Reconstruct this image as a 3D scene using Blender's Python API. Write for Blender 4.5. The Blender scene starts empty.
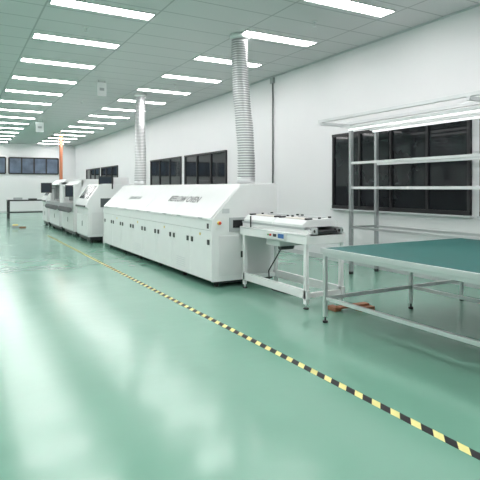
import bpy, bmesh, math
from mathutils import Vector, Matrix
sc=bpy.context.scene
sc.view_settings.view_transform='Standard'
sc.view_settings.exposure=0.0
CH=4.35; XW=7.0; YF=35.0; XL=-8.0; YB=-5.0

# ---------------- materials
def mat(name,col,rough=0.5,metal=0.0,emis=None,es=0,noise=0.03,nscale=6.0,bump=0.0):
    m=bpy.data.materials.new(name); m.use_nodes=True
    nt=m.node_tree; b=nt.nodes['Principled BSDF']
    b.inputs['Roughness'].default_value=rough
    b.inputs['Metallic'].default_value=metal
    tc=nt.nodes.new('ShaderNodeTexCoord'); n=nt.nodes.new('ShaderNodeTexNoise')
    n.inputs['Scale'].default_value=nscale; n.inputs['Detail'].default_value=3
    nt.links.new(tc.outputs['Object'],n.inputs['Vector'])
    r=nt.nodes.new('ShaderNodeMapRange')
    r.inputs['To Min'].default_value=1-noise; r.inputs['To Max'].default_value=1+noise
    nt.links.new(n.outputs['Fac'],r.inputs['Value'])
    v=nt.nodes.new('ShaderNodeVectorMath'); v.operation='SCALE'
    v.inputs[0].default_value=col[:3]
    nt.links.new(r.outputs['Result'],v.inputs['Scale'])
    nt.links.new(v.outputs['Vector'],b.inputs['Base Color'])
    if bump>0:
        bp=nt.nodes.new('ShaderNodeBump'); bp.inputs['Strength'].default_value=bump
        nt.links.new(n.outputs['Fac'],bp.inputs['Height']); nt.links.new(bp.outputs['Normal'],b.inputs['Normal'])
    if emis:
        b.inputs['Emission Color'].default_value=(*emis,1); b.inputs['Emission Strength'].default_value=es
    return m
WHITE=mat('white_enamel',(0.83,0.84,0.84),0.25)
OFFW=mat('offwhite_panel',(0.74,0.75,0.75),0.35)
GREY=mat('grey_paint',(0.42,0.44,0.45),0.45)
LGREY=mat('light_grey',(0.58,0.60,0.61),0.4)
DARK=mat('dark_plastic',(0.02,0.021,0.023),0.4)
SEAM=mat('seam_dark_grey',(0.18,0.185,0.19),0.7)  # dark grey oven core behind panel gaps; also lettering, conduit and reels
ALU=mat('aluminium',(0.70,0.71,0.72),0.32,0.75)
DALU=mat('grey_post_metal',(0.40,0.42,0.43),0.4,0.4)
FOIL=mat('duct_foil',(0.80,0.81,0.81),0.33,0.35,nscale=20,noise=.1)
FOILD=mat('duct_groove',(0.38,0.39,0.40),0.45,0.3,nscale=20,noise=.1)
TEAL=mat('esd_mat_teal',(0.020,0.135,0.125),0.5,noise=.12,nscale=3)
GLASS=mat('dark_window_glass',(0.016,0.018,0.021),0.05,noise=.6,nscale=1.5)
GLASSF=mat('far_window_glass',(0.14,0.18,0.25),0.1,noise=.7,nscale=2)
SMOKE=mat('smoked_acrylic',(0.08,0.095,0.10),0.12)
FRAME=mat('window_frame_black',(0.02,0.02,0.022),0.4)
ORANGE=mat('orange_pipe_paint',(0.58,0.20,0.10),0.45)
WOOD=mat('wood',(0.30,0.13,0.07),0.6,noise=.3,nscale=12)
RED=mat('red_plastic',(0.6,0.03,0.02),0.4)
GREEN=mat('green_plastic',(0.03,0.4,0.1),0.4)
YEL=mat('yellow_label',(0.75,0.55,0.12),0.5)
BLUE=mat('blue_label',(0.04,0.15,0.42),0.5)
TAN=mat('beige_tray',(0.55,0.52,0.46),0.5)
LAMP=mat('lamp_diffuser',(0.9,0.9,0.9),0.5,emis=(1,0.96,0.965),es=19.5)
TUBE=mat('bench_tube',(0.9,0.9,0.9),0.5,emis=(1,1,1),es=1.0)
SCREEN=mat('monitor_screen',(0.02,0.025,0.04),0.15)
WALLM=mat('wall_paint',(0.82,0.82,0.83),0.6,noise=.015,nscale=1.2)
RUBBER=mat('rubber',(0.03,0.03,0.03),0.7)

def floor_mat():
    m=bpy.data.materials.new('green_epoxy'); m.use_nodes=True; nt=m.node_tree; N=nt.nodes; L=nt.links
    b=N['Principled BSDF']; tc=N.new('ShaderNodeTexCoord')
    n=N.new('ShaderNodeTexNoise'); n.inputs['Scale'].default_value=0.5; n.inputs['Detail'].default_value=3
    L.new(tc.outputs['Object'],n.inputs['Vector'])
    cr=N.new('ShaderNodeValToRGB')
    cr.color_ramp.elements[0].color=(0.180,0.378,0.288,1); cr.color_ramp.elements[0].position=.3
    cr.color_ramp.elements[1].color=(0.192,0.396,0.304,1); cr.color_ramp.elements[1].position=.7
    L.new(n.outputs['Fac'],cr.inputs['Fac']); L.new(cr.outputs['Color'],b.inputs['Base Color'])
    n2=N.new('ShaderNodeTexNoise'); n2.inputs['Scale'].default_value=1.6; n2.inputs['Detail'].default_value=5
    L.new(tc.outputs['Object'],n2.inputs['Vector'])
    mr=N.new('ShaderNodeMapRange'); mr.inputs['From Min'].default_value=.3; mr.inputs['From Max'].default_value=.7
    mr.inputs['To Min'].default_value=.17; mr.inputs['To Max'].default_value=.25
    L.new(n2.outputs['Fac'],mr.inputs['Value']); L.new(mr.outputs['Result'],b.inputs['Roughness'])
    n3=N.new('ShaderNodeTexNoise'); n3.inputs['Scale'].default_value=4.5; n3.inputs['Detail'].default_value=2
    L.new(tc.outputs['Object'],n3.inputs['Vector'])
    bp=N.new('ShaderNodeBump'); bp.inputs['Strength'].default_value=.5; bp.inputs['Distance'].default_value=.0045
    L.new(n3.outputs['Fac'],bp.inputs['Height']); L.new(bp.outputs['Normal'],b.inputs['Normal'])
    b.inputs['IOR'].default_value=1.52
    b.inputs['Coat Weight'].default_value=.25; b.inputs['Coat Roughness'].default_value=.13
    L.new(bp.outputs['Normal'],b.inputs['Coat Normal'])
    return m
def ceil_mat():
    m=bpy.data.materials.new('ceiling_tiles'); m.use_nodes=True; nt=m.node_tree; N=nt.nodes; L=nt.links
    b=N['Principled BSDF']; b.inputs['Roughness'].default_value=.85
    g=N.new('ShaderNodeNewGeometry'); s=N.new('ShaderNodeSeparateXYZ'); L.new(g.outputs['Position'],s.inputs[0])
    def line(out,off,per,w):
        a=N.new('ShaderNodeMath'); a.operation='SUBTRACT'; L.new(out,a.inputs[0]); a.inputs[1].default_value=off-per*50
        d=N.new('ShaderNodeMath'); d.operation='PINGPONG'; L.new(a.outputs[0],d.inputs[0]); d.inputs[1].default_value=per/2
        c=N.new('ShaderNodeMath'); c.operation='LESS_THAN'; L.new(d.outputs[0],c.inputs[0]); c.inputs[1].default_value=w/2
        return c.outputs[0]
    a=line(s.outputs['X'],1.21,1.65,.028); c=line(s.outputs['Y'],0.333,2/3,.028)
    mx=N.new('ShaderNodeMath'); mx.operation='MAXIMUM'; L.new(a,mx.inputs[0]); L.new(c,mx.inputs[1])
    n=N.new('ShaderNodeTexNoise'); n.inputs['Scale'].default_value=60; L.new(g.outputs['Position'],n.inputs['Vector'])
    cr=N.new('ShaderNodeValToRGB'); cr.color_ramp.elements[0].color=(.61,.60,.61,1); cr.color_ramp.elements[1].color=(.69,.68,.69,1)
    L.new(n.outputs['Fac'],cr.inputs['Fac'])
    mi=N.new('ShaderNodeMix'); mi.data_type='RGBA'; L.new(mx.outputs[0],mi.inputs['Factor'])
    L.new(cr.outputs['Color'],mi.inputs['A']); mi.inputs['B'].default_value=(.44,.44,.45,1)
    L.new(mi.outputs['Result'],b.inputs['Base Color']); return m
def tape_mat():
    m=bpy.data.materials.new('hazard_tape'); m.use_nodes=True; nt=m.node_tree; N=nt.nodes; L=nt.links
    b=N['Principled BSDF']; b.inputs['Roughness'].default_value=.55
    g=N.new('ShaderNodeNewGeometry'); s=N.new('ShaderNodeSeparateXYZ'); L.new(g.outputs['Position'],s.inputs[0])
    a=N.new('ShaderNodeMath'); a.operation='SUBTRACT'; L.new(s.outputs['Y'],a.inputs[0]); L.new(s.outputs['X'],a.inputs[1])
    a2=N.new('ShaderNodeMath'); a2.operation='ADD'; L.new(a.outputs[0],a2.inputs[0]); a2.inputs[1].default_value=100
    d=N.new('ShaderNodeMath'); d.operation='PINGPONG'; L.new(a2.outputs[0],d.inputs[0]); d.inputs[1].default_value=.09
    c=N.new('ShaderNodeMath'); c.operation='GREATER_THAN'; L.new(d.outputs[0],c.inputs[0]); c.inputs[1].default_value=.042
    mi=N.new('ShaderNodeMix'); mi.data_type='RGBA'; L.new(c.outputs[0],mi.inputs['Factor'])
    mi.inputs['A'].default_value=(.82,.76,.30,1); mi.inputs['B'].default_value=(.008,.008,.010,1)
    L.new(mi.outputs['Result'],b.inputs['Base Color']); return m

# ---------------- builder
class B:
    def __init__(s,name): s.name=name; s.bm=bmesh.new(); s.mats=[]
    def mi(s,m):
        if m not in s.mats: s.mats.append(m)
        return s.mats.index(m)
    def _set(s,vs,m,smooth=False):
        i=s.mi(m); fs=set()
        for v in vs:
            for f in v.link_faces: fs.add(f)
        for f in fs: f.material_index=i; f.smooth=smooth
    def box(s,x0,x1,y0,y1,z0,z1,m,rot=None):
        r=bmesh.ops.create_cube(s.bm,size=1); vs=r['verts']
        c=Vector(((x0+x1)/2,(y0+y1)/2,(z0+z1)/2)); d=(x1-x0,y1-y0,z1-z0)
        for v in vs:
            p=Vector((v.co.x*d[0],v.co.y*d[1],v.co.z*d[2]))
            if rot: p=rot@p
            v.co=p+c
        s._set(vs,m); return s
    def cyl(s,p0,p1,r,m,seg=16,r2=None):
        p0=Vector(p0);p1=Vector(p1); d=p1-p0
        q=bmesh.ops.create_cone(s.bm,cap_ends=True,segments=seg,radius1=r,radius2=r if r2 is None else r2,depth=d.length)
        R=d.to_track_quat('Z','Y').to_matrix(); c=(p0+p1)/2
        for v in q['verts']: v.co=R@v.co+c
        s._set(q['verts'],m,True)
        for v in q['verts']:
            for f in v.link_faces:
                if len(f.verts)>4: f.smooth=False
        return s
    def hose(s,pts,r,m,seg=8):
        for a,b in zip(pts,pts[1:]): s.cyl(a,b,r,m,seg)
        return s
    def prism(s,prof,y0,y1,m):   # profile in XZ extruded along Y
        a=[s.bm.verts.new((x,y0,z)) for x,z in prof]; b=[s.bm.verts.new((x,y1,z)) for x,z in prof]
        i=s.mi(m); n=len(prof); fs=[s.bm.faces.new(a),s.bm.faces.new(b[::-1])]
        for k in range(n): fs.append(s.bm.faces.new((a[k],b[k],b[(k+1)%n],a[(k+1)%n])))
        for f in fs: f.material_index=i
        return s
    def lathe(s,path,rad,mf,seg=24):
        rings=[]
        for p,r in zip(path,rad):
            rings.append([s.bm.verts.new((p[0]+r*math.cos(2*math.pi*k/seg),p[1]+r*math.sin(2*math.pi*k/seg),p[2])) for k in range(seg)])
        for j,(a,b) in enumerate(zip(rings,rings[1:])):
            i=s.mi(mf(j))
            for k in range(seg):
                f=s.bm.faces.new((a[k],a[(k+1)%seg],b[(k+1)%seg],b[k])); f.material_index=i; f.smooth=True
        for rg in (rings[0][::-1],rings[-1]):
            f=s.bm.faces.new(rg); f.material_index=0
        return s
    def done(s,bevel=0.0):
        bmesh.ops.recalc_face_normals(s.bm,faces=s.bm.faces[:])
        xs=[v.co.x for v in s.bm.verts]; ys=[v.co.y for v in s.bm.verts]; zs=[v.co.z for v in s.bm.verts]
        o=Vector(((min(xs)+max(xs))/2,(min(ys)+max(ys))/2,min(zs)))
        for v in s.bm.verts: v.co-=o
        me=bpy.data.meshes.new(s.name); s.bm.to_mesh(me); s.bm.free()
        for m in s.mats: me.materials.append(m)
        ob=bpy.data.objects.new(s.name,me); ob.location=o; sc.collection.objects.link(ob)
        if bevel>0:
            mo=ob.modifiers.new('bevel','BEVEL'); mo.width=bevel; mo.segments=2; mo.limit_method='ANGLE'; mo.angle_limit=math.radians(50)
        return ob
def child_text(parent,name,txt,size,loc,rotm,m):
    cu=bpy.data.curves.new(name,'FONT'); cu.body=txt; cu.size=size; cu.extrude=.002
    cu.materials.append(m)
    o=bpy.data.objects.new(name,cu); sc.collection.objects.link(o)
    o.parent=parent
    M=rotm.to_4x4(); M.translation=Vector(loc)-parent.location
    o.matrix_local=M
    return o

# ---------------- room
B('floor').box(XL-.2,XW+.2,YB-.2,YF+.2,-.2,0,floor_mat()).done()
B('ceiling').box(XL-.2,XW+.2,YB-.2,YF+.2,CH,CH+.2,ceil_mat()).done()
B('wall_right').box(XW,XW+.2,YB,YF,0,CH,WALLM).done()
B('wall_left').box(XL-.2,XL,YB,YF,0,CH,WALLM).done()
B('wall_far').box(XL-.2,XW+.2,YF,YF+.2,0,CH,WALLM).done()
B('wall_back').box(XL-.2,XW+.2,YB-.2,YB,0,CH,WALLM).done()
B('baseboard_right').box(XW-.015,XW,YB,YF,0,.1,LGREY).done()
B('baseboard_far').box(XL,XW-.015,YF-.015,YF,0,.1,LGREY).done()
B('trim_1').box(XW-.03,XW,YB,YF,CH-.03,CH,LGREY).done()

def win_right(i,y0,y1,z0=1.13,z1=2.66,n=4):
    b=B('window_%d'%i)
    x1=XW; b.box(x1-.02,x1,y0,y1,z0,z1,GLASS)
    t=.05
    b.box(x1-.06,x1,y0,y1,z0-.02,z0+t,FRAME).box(x1-.06,x1,y0,y1,z1-t,z1,FRAME)
    for k in range(n+1):
        y=y0+(y1-y0)*k/n; y=min(max(y,y0+t/2),y1-t/2)
        b.box(x1-.055,x1,y-t/2,y+t/2,z0,z1,FRAME)
    b.box(x1-.08,x1,y0-.03,y1+.03,z0-.05,z0-.02,LGREY)
    b.done()
win_right(1,5.15,8.45); win_right(2,13.3,16.4,n=3); win_right(3,16.75,19.95,n=3)
win_right(4,24.8,28.0,n=3); win_right(5,28.4,31.6,n=3); win_right(6,1.7,4.98)
def win_far(i,x0,x1):
    b=B('window_%d'%i); z0,z1=2.45,3.45
    b.box(x0,x1,YF-.02,YF,z0,z1,GLASSF)
    b.box(x0,x1,YF-.06,YF,z0-.04,z0+.04,FRAME).box(x0,x1,YF-.06,YF,z1-.04,z1+.04,FRAME)
    n=4
    for k in range(n+1):
        x=x0+(x1-x0)*k/n; b.box(x-.04,x+.04,YF-.06,YF,z0,z1,FRAME)
    b.done()
for k,x in enumerate((-6.6,-3.4,-.2,2.95)): win_far(7+k,x,x+2.95)

# ---------------- ceiling lights
me=None
for cx in (2.035,5.3,-1.265,-4.565):
    for r in range(-2,17):
        y=2.0*r+2.0
        if me is None:
            b=B('ceiling_light'); t=.02
            x0,x1,y0,y1=cx-.79,cx+.79,y-.17,y+.17
            b.box(x0+t,x1-t,y0+t,y1-t,CH-.012,CH,LAMP)
            b.box(x0,x1,y0,y0+t,CH-.02,CH,WHITE).box(x0,x1,y1-t,y1,CH-.02,CH,WHITE)
            b.box(x0,x0+t,y0,y1,CH-.02,CH,WHITE).box(x1-t,x1,y0,y1,CH-.02,CH,WHITE)
            o=b.done(); me=o.data; z=o.location.z
        else:
            o=bpy.data.objects.new('ceiling_light',me); o.location=(cx,y,z)
            sc.collection.objects.link(o)
for (x,y) in ((5.3,6.9),(5.2,12.9),(2.0,9.1),(3.6,17),(5.9,10.9)):
    B('sprinkler_head').cyl((x,y,CH-.001),(x,y,CH-.015),.045,WHITE).cyl((x,y,CH-.015),(x,y,CH-.08),.012,ALU).cyl((x,y,CH-.08),(x,y,CH-.09),.03,ALU).done()

# ---------------- hazard tape
B('floor_hazard_tape').box(2.59,2.66,-3,17.5,0,.0015,tape_mat()).done()

# ---------------- ducts
def duct(x0,y0,zb,xt,yt):
    b=B('exhaust_duct'); n=116; path=[];rad=[]; zt=CH-.08
    for k in range(n+1):
        t=k/n; z=zb+.06+(zt-zb-.06)*t; s=t*t*(3-2*t)
        path.append((x0+(xt-x0)*s+.01*math.sin(t*7),y0+(yt-y0)*s,z)); rad.append(.145+(.013 if k%2 else -.010)+.004*math.sin(t*23))
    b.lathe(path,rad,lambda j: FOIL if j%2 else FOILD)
    b.cyl((xt,yt,CH-.09),(xt,yt,CH-.002),.185,WHITE,24).cyl((x0,y0,zb),(x0,y0,zb+.1),.155,ALU,24)
    return b.done()
duct(4.38,7.62,1.622,4.56,8.18)
duct(4.30,13.15,1.622,4.85,14.8)

# ---------------- reflow oven
y0,y1=7.0,13.45; xf=3.42; xb=4.6
b=B('reflow_oven')
b.box(xf+.1,xb-.05,y0+.05,y1-.05,.06,.14,DARK)
for yy in [y0+.15+k*1.23 for k in range(6)]:
    for xx in (xf+.15,xb-.15): b.cyl((xx,yy,0),(xx,yy,.08),.035,RUBBER,12)
b.prism([(xf+.02,.12),(xf+.02,1.03),(3.93,1.565),(xb,1.59),(xb,.12)],y0+.01,y1-.01,SEAM)
b.prism([(xf,.10),(xf,1.05),(3.92,1.58),(xb+.01,1.60),(xb+.01,.10)],y0,y0+.03,WHITE)
b.prism([(xf,.10),(xf,1.05),(3.92,1.58),(xb+.01,1.60),(xb+.01,.10)],y1-.03,y1,WHITE)
n=8; L=(y1-y0-.06)
for k in range(n):
    a=y0+.03+L*k/n+.005; c=y0+.03+L*(k+1)/n-.005
    b.box(xf,xf+.03,a,c,.11,.88,WHITE)
    b.box(xf-.012,xf+.002,a+.05,a+.12,.66,.74,DARK)
    b.box(xf-.012,xf+.002,c-.12,c-.05,.66,.74,DARK)
    if k%2==0: b.box(xf-.004,xf+.002,(a+c)/2-.025,(a+c)/2+.025,.79,.83,YEL)
    if k in (1,4,6):
        for q in range(5): b.box(xf-.003,xf+.002,a+.2,c-.2,.2+.035*q,.212+.035*q,LGREY)
b.box(xf-.004,xf+.03,y0+.03,y1-.03,.885,1.04,WHITE)
n=4
for k in range(n):
    a=y0+.03+L*k/n+.004; c=y0+.03+L*(k+1)/n-.004
    b.prism([(xf-.015,1.045),(xf-.012,1.075),(3.915,1.585),(3.93,1.60),(xb,1.62),(xb,1.59),(3.94,1.56),(xf+.03,1.04)],a,c,WHITE)
    for h in (a+.35,c-.35):
        b.box(xf-.03,xf-.01,h-.07,h+.07,1.055,1.075,GREY)
b.box(xf+.3,xb-.15,y0-.012,y0+.0,.86,1.08,GREY).box(xf+.36,xb-.2,y0-.016,y0-.01,.92,1.04,DARK)
b.box(xf+.12,xb-.12,y0-.008,y0,.18,.80,OFFW)
b.box(xf+.5,xf+.56,y0-.016,y0-.006,.45,.55,DARK)
b.cyl((xf+.12,y0,1.0),(xf+.12,y0-.03,1.0),.03,YEL).cyl((xf+.12,y0-.03,1.0),(xf+.12,y0-.05,1.0),.022,RED)
b.box(xf-.006,xf,y0+.1,y0+.17,.91,.99,DARK)
b.box(xf+.18,xf+.30,y0-.01,y0,1.15,1.22,LGREY)
oven=b.done(.008)
sl=Vector((3.915-xf+.012,0,1.585-1.075)).normalized(); xa=Vector((0,-1,0)); nz=xa.cross(sl)
R=Matrix((xa,sl,nz)).transposed()
p=Vector((xf-.012,0,1.075))+sl*.30
child_text(oven,'hood_lettering','REFLOW OVEN',.20,(p.x+nz.x*.004,9.35,p.z+nz.z*.004),R,SEAM)
child_text(oven,'hood_lettering_small','LEAD FREE SMT',.12,(p.x+nz.x*.004,11.9,p.z+nz.z*.004),R,GREY)

# ---------------- inspection conveyor
def conveyor(xa,xb,ya,yb):
    b=B('pcb_conveyor')
    b.box(xa,xa+.05,ya,yb,.82,.95,WHITE).box(xb-.05,xb,ya,yb,.82,.95,WHITE)
    b.box(xa+.05,xb-.05,ya,ya+.04,.82,.93,WHITE).box(xa+.05,xb-.05,yb-.04,yb,.82,.93,WHITE)
    b.box(xa+.05,xb-.05,ya+.04,yb-.04,.84,.86,GREY)
    b.box(xa-.006,xa,ya+.02,yb-.02,.925,.94,ALU)
    e0=ya-.06; e1=yb+.04
    for x in (xa+.10,xb-.13):
        b.box(x,x+.03,e0,e1,.95,1.035,ALU); b.box(x+.03,x+.05,e0+.01,e1-.01,.995,1.005,DARK)
        for yy in (e0+.03,e0+.11,e1-.03): b.cyl((x-.004,yy,.99),(x+.05,yy,.99),.022,DARK,12)
    b.box(xa+.155,xb-.135,ya+.0,yb-.0,.952,.99,DARK)
    b.box(xa+.05,xa+.10,ya+.02,yb,.95,1.0,WHITE)
    for x in (xa+.005,xb-.055):
        for y in (ya+.03,yb-.13):
            b.box(x,x+.05,y,y+.05,.06,.82,WHITE); b.cyl((x+.025,y+.025,0),(x+.025,y+.025,.07),.012,ALU,10).cyl((x+.025,y+.025,0),(x+.025,y+.025,.015),.035,RUBBER,14)
        b.box(x,x+.05,ya+.0,yb-.05,.13,.24,WHITE)
    for y in (ya+.03,yb-.13): b.box(xa+.05,xb-.05,y,y+.05,.14,.20,WHITE)
    m=(ya+yb)/2
    for (a,c) in ((ya+.14,m-.01),(m+.01,yb-.06)):
        b.prism([(xa+.04,1.03),(xa+.04,1.06),(xa+.11,1.12),(xb-.08,1.14),(xb-.02,1.08),(xb-.02,1.03)],a,c,WHITE)
        b.box(xa+.16,xa+.32,a+.12,c-.14,1.115,1.132,TAN)
        b.box(xa+.38,xb-.12,a+.12,c-.14,1.125,1.145,GREY)
        for yy in (a+.05,c-.05):
            b.box(xa+.12,xa+.22,yy-.02,yy+.02,1.115,1.145,DARK)
            b.cyl((xa+.35,yy,1.11),(xa+.35,yy,1.152),.02,DARK,12).cyl((xb-.11,yy,1.11),(xb-.11,yy,1.16),.022,DARK,12)
    b.box(xa+.04,xa+.06,ya+.1,yb,1.0,1.03,GREY).box(xb-.05,xb-.03,ya+.1,yb,.95,1.03,LGREY)
    b.box(xa-.035,xa,m-.42,m+.05,.835,.945,OFFW).box(xa-.04,xa-.034,m-.40,m-.26,.86,.92,BLUE)
    b.box(xa-.04,xa-.034,m-.22,m-.14,.87,.91,DARK)
    b.cyl((xa-.03,m-.08,.89),(xa-.055,m-.08,.89),.016,RED,12).cyl((xa-.03,m-.02,.89),(xa-.05,m-.02,.89),.012,GREEN,12)
    b.box(xa+.1,xb-.1,m-.1,m+.25,.72,.83,OFFW)
    b.cyl((xa+.2,m+.05,.70),(xa+.42,m+.05,.70),.05,DARK,14)
    b.cyl((xa+.02,yb-.3,.93),(xa+.02,yb-.3,1.12),.012,DARK,8)
    pts=[(xa+.3,m+.1,.72),(xa+.3,m+.3,.5),(xa+.25,m+.42,.3),(xa+.28,m+.45,.1),(xa+.3,m+.4,.012),(xa+.32,m+.1,.012),(xa+.5,m-.1,.012)]
    b.hose(pts,.01,DARK)
    return b.done(.004)
conveyor(3.87,4.5,5.2,6.93)

# ---------------- worktable (large ESD bench)
tx0,tx1,ty0,ty1=3.66,6.1,1.6,4.66
b=B('esd_worktable')
b.box(tx0+.02,tx1-.02,ty0+.02,ty1-.02,.825,.852,TEAL)
b.box(tx0,tx0+.02,ty0,ty1,.80,.855,ALU).box(tx1-.02,tx1,ty0,ty1,.80,.855,ALU)
b.box(tx0+.02,tx1-.02,ty0,ty0+.02,.80,.855,ALU).box(tx0+.02,tx1-.02,ty1-.02,ty1,.80,.855,ALU)
for x in (tx0+.02,5.06,tx1-.06):
    b.box(x,x+.04,ty0+.04,ty1-.06,.76,.825,ALU)
    b.box(x,x+.04,ty0+.06,ty1-.08,.26,.30,ALU)
    for y in (ty0+.02,ty1-.06):
        b.box(x,x+.04,y,y+.04,.07,.825,ALU)
        b.cyl((x+.02,y+.02,0),(x+.02,y+.02,.09),.010,DARK,10).cyl((x+.02,y+.02,0),(x+.02,y+.02,.025),.03,DARK,14)
for y in (ty0+.02,ty1-.06):
    b.box(tx0+.06,tx1-.06,y,y+.04,.77,.82,ALU); b.box(tx0+.06,tx1-.06,y,y+.04,.26,.30,ALU)
b.done(.003)

# ---------------- rack with lights
b=B('overhead_light_rack')
X0,X1=6.19,6.8
for y in (7.0,4.1):
    for x in (X0,X1):
        b.box(x-.03,x+.03,y-.03,y+.03,.04,2.62,DALU); b.cyl((x,y,0),(x,y,.05),.04,DARK,12)
    for z in (.3,.82): b.box(X0+.03,X1-.03,y-.02,y+.02,z,z+.04,DALU)
    b.box(5.5,X1+.03,y-.025,y+.025,2.62,2.67,ALU)
for z in (1.52,1.96):
    for x in (X0,X1): b.box(x-.02,x+.02,3.4,7.0,z,z+.045,WHITE)
for x in (X0,X1): b.box(x-.02,x+.02,4.1,7.0,.82,.86,ALU)
for x in (5.55,X0,X1): b.box(x-.025,x+.025,3.2,7.1,2.67,2.72,ALU)
for x in (5.95,6.5):
    b.box(x-.06,x+.06,3.5,6.8,2.56,2.60,WHITE); b.cyl((x,3.52,2.545),(x,6.78,2.545),.016,TUBE,10)
    for y in (4.1,7.0): b.box(x-.01,x+.01,y-.24 if y>5 else y-.02,y-.0 if y>5 else y+.02,2.60,2.64,ALU)
b.done(.003)

# ---------------- small floor items
b=B('wooden_dolly')
b.box(4.12,4.22,4.95,5.12,0,.05,WOOD).box(4.40,4.62,4.78,4.90,0,.05,WOOD)
b.box(4.14,4.60,4.86,4.96,.05,.075,WOOD)
b.done(.004)
B('cardboard_box').box(1.9,2.15,21.2,21.45,0,.10,GREY).box(1.93,2.12,21.23,21.42,.095,.14,YEL).box(2.15,2.4,21.25,21.33,0,.05,WOOD).done(.005)

# ---------------- wall bits
B('wall_conduit').cyl((XW-.022,10.8,1.2),(XW-.022,10.8,CH-.04),.02,SEAM,10).box(XW-.06,XW,10.73,10.87,CH-.18,CH-.04,GREY).box(XW-.06,XW,10.72,10.88,1.05,1.22,LGREY).done()
B('orange_pipe').cyl((4.9,28.2,0),(4.9,28.2,CH-.002),.085,ORANGE,18).cyl((4.9,28.2,CH-.05),(4.9,28.2,CH-.002),.13,ORANGE,18).cyl((4.9,28.2,0),(4.9,28.2,.04),.14,ORANGE,18).done()
def sign(x,y,w,h,d):
    t=CH-.002
    B('hanging_sign').cyl((x-w/3,y,t),(x-w/3,y,CH-d),.005,DARK,6).cyl((x+w/3,y,t),(x+w/3,y,CH-d),.005,DARK,6).box(x-w/2,x+w/2,y-.01,y+.01,CH-d-h,CH-d,WHITE).box(x-w/4,x+w/4,y-.013,y-.01,CH-d-h*.6,CH-d-h*.4,GREY).done()
sign(3.35,13.4,.24,.36,.05); sign(3.0,22,.3,.4,.15)

# ---------------- SMT machines
def monitor(b,x,y,z,back=.12):
    b.cyl((x+back,y,z-.35),(x+back,y,z+.1),.02,GREY,8); b.box(x+.02,x+back,y-.02,y+.02,z+.05,z+.09,GREY)
    R=Matrix.Rotation(math.radians(35),3,'Z')
    b.box(x-.02,x+.03,y-.25,y+.25,z-.09,z+.28,DARK,rot=R)
    c=R@Vector((-.03,0,0)); b.box(x+.005+c.x-.003,x+.005+c.x+.003,y+c.y-.22,y+c.y+.22,z-.06,z+.25,SCREEN,rot=R)
def machine(name,ya,yb,h,style):
    b=B(name); xa,xb=3.2,4.6
    b.box(xa+.08,xb-.05,ya+.05,yb-.05,.08,.2,DARK)
    for x in (xa+.15,xb-.15):
        for y in (ya+.15,yb-.15): b.cyl((x,y,0),(x,y,.1),.045,RUBBER,12)
    b.box(xa+.02,xb,ya,yb,.18,.95,WHITE)
    b.box(xa,xa+.02,ya+.05,(ya+yb)/2-.01,.22,.78,OFFW).box(xa,xa+.02,(ya+yb)/2+.01,yb-.05,.22,.78,OFFW)
    b.box(xa-.01,xa,(ya+yb)/2-.08,(ya+yb)/2-.05,.45,.6,DARK)
    b.box(xa+.12,xb-.12,ya-.008,ya,.26,.86,OFFW); b.box(xa+.5,xb-.5,ya-.012,ya-.006,.4,.6,GREY)
    if style==0:
        b.prism([(xa+.02,.95),(xa-.04,1.02),(xa+.02,1.2),(xa+.32,h-.03),(xa+.45,h),(xb,h),(xb,.95)],ya,yb,WHITE)
        d=Vector((.30,0,h-.03-1.2)); ang=math.atan2(d.z,d.x)
        R=Matrix.Rotation(-ang,3,'Y'); c=Vector((xa+.17,0,(1.2+h-.03)/2))
        b.box(c.x-d.length*.42,c.x+d.length*.42,ya+.22,yb-.22,c.z-.012,c.z+.012,SMOKE,rot=R)
        b.box(xa-.06,xa-.03,ya+.15,yb-.15,1.0,1.05,DARK)
        b.box(xa+.35,xb-.3,ya-.008,ya,1.0,1.25,SMOKE)
    else:
        b.box(xa+.25,xb,ya,yb,.95,h,WHITE)
        b.box(xa+.02,xa+.27,ya,ya+.12,.95,h-.12,WHITE).box(xa+.02,xa+.27,yb-.12,yb,.95,h-.12,WHITE)
        b.prism([(xa+.02,h-.2),(xa+.25,h),(xa+.3,h),(xa+.3,h-.2)],ya,yb,OFFW)
        b.box(xa+.20,xa+.25,ya+.14,yb-.14,1.12,h-.22,SMOKE)
        k=ya+.2
        while k<yb-.2:
            b.box(xa-.12,xa+.2,k,k+.035,.92,1.05,GREY); b.cyl((xa-.1,k,.86),(xa-.1,k+.03,.86),.09,SEAM,14); k+=.09
        b.box(xa+.35,xb-.3,ya-.01,ya,1.0,1.35,SMOKE)
    return b
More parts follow.
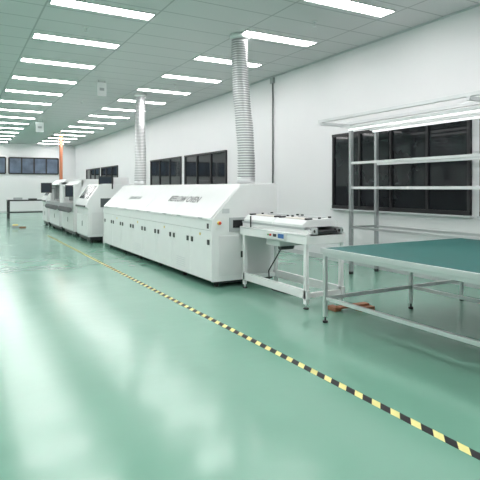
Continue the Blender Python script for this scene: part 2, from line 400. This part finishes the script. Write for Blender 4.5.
b=machine('solder_paste_printer',14.35,15.85,1.66,0); monitor(b,3.75,14.55,1.60)
b.box(3.9,4.5,14.8,15.4,1.66,1.85,OFFW); b.done(.01)
b=machine('pick_and_place_machine',16.3,18.2,1.78,1); monitor(b,3.2,16.6,1.35,.2); b.done(.01)
b=machine('pick_and_place_machine',18.7,20.9,1.86,1); monitor(b,2.95,20.0,1.45,.3); b.done(.01)
b=machine('board_loader',21.5,22.7,1.6,0); b.done(.01)
def link(ya,yb):
    b=B('link_conveyor')
    b.box(3.6,3.65,ya,yb,.85,.98,ALU).box(4.1,4.15,ya,yb,.85,.98,ALU).box(3.65,4.1,ya+.02,yb-.02,.87,.95,GREY)
    for x in (3.6,4.1):
        for y in (ya+.02,yb-.07): b.box(x,x+.05,y,y+.05,0,.85,WHITE)
    b.box(3.6,4.15,ya+.05,yb-.05,.2,.25,WHITE); b.done(.003)
link(13.5,14.3); link(15.9,16.26); link(18.24,18.66)

# ---------------- black table far
b=B('black_worktable')
b.box(2.3,4.2,27.8,28.6,.88,.94,DARK)
for x in (2.31,4.11):
    for y in (27.82,28.51): b.box(x,x+.08,y,y+.08,0,.88,DARK)
b.box(2.38,4.12,28.53,28.57,.25,.32,DARK).box(2.33,2.37,27.88,28.52,.25,.3,DARK).box(4.13,4.17,27.88,28.52,.25,.3,DARK)
b.box(2.6,3.0,28.1,28.4,.94,1.05,GREY).box(3.3,3.7,28.1,28.4,.94,1.0,DARK)
b.done(.004)

# ---------------- world
w=bpy.data.worlds.new('world'); sc.world=w; w.use_nodes=True
w.node_tree.nodes['Background'].inputs[0].default_value=(.8,.9,1,1); w.node_tree.nodes['Background'].inputs[1].default_value=.5

# ---------------- camera
cam=bpy.data.cameras.new('camera'); co=bpy.data.objects.new('camera',cam); sc.collection.objects.link(co)
cam.sensor_width=36; cam.lens=510/480*36; cam.shift_y=-52/480; cam.clip_start=.05
co.location=(0,0,1.54); co.rotation_euler=(math.radians(90),0,-math.atan(285/510))
sc.camera=co
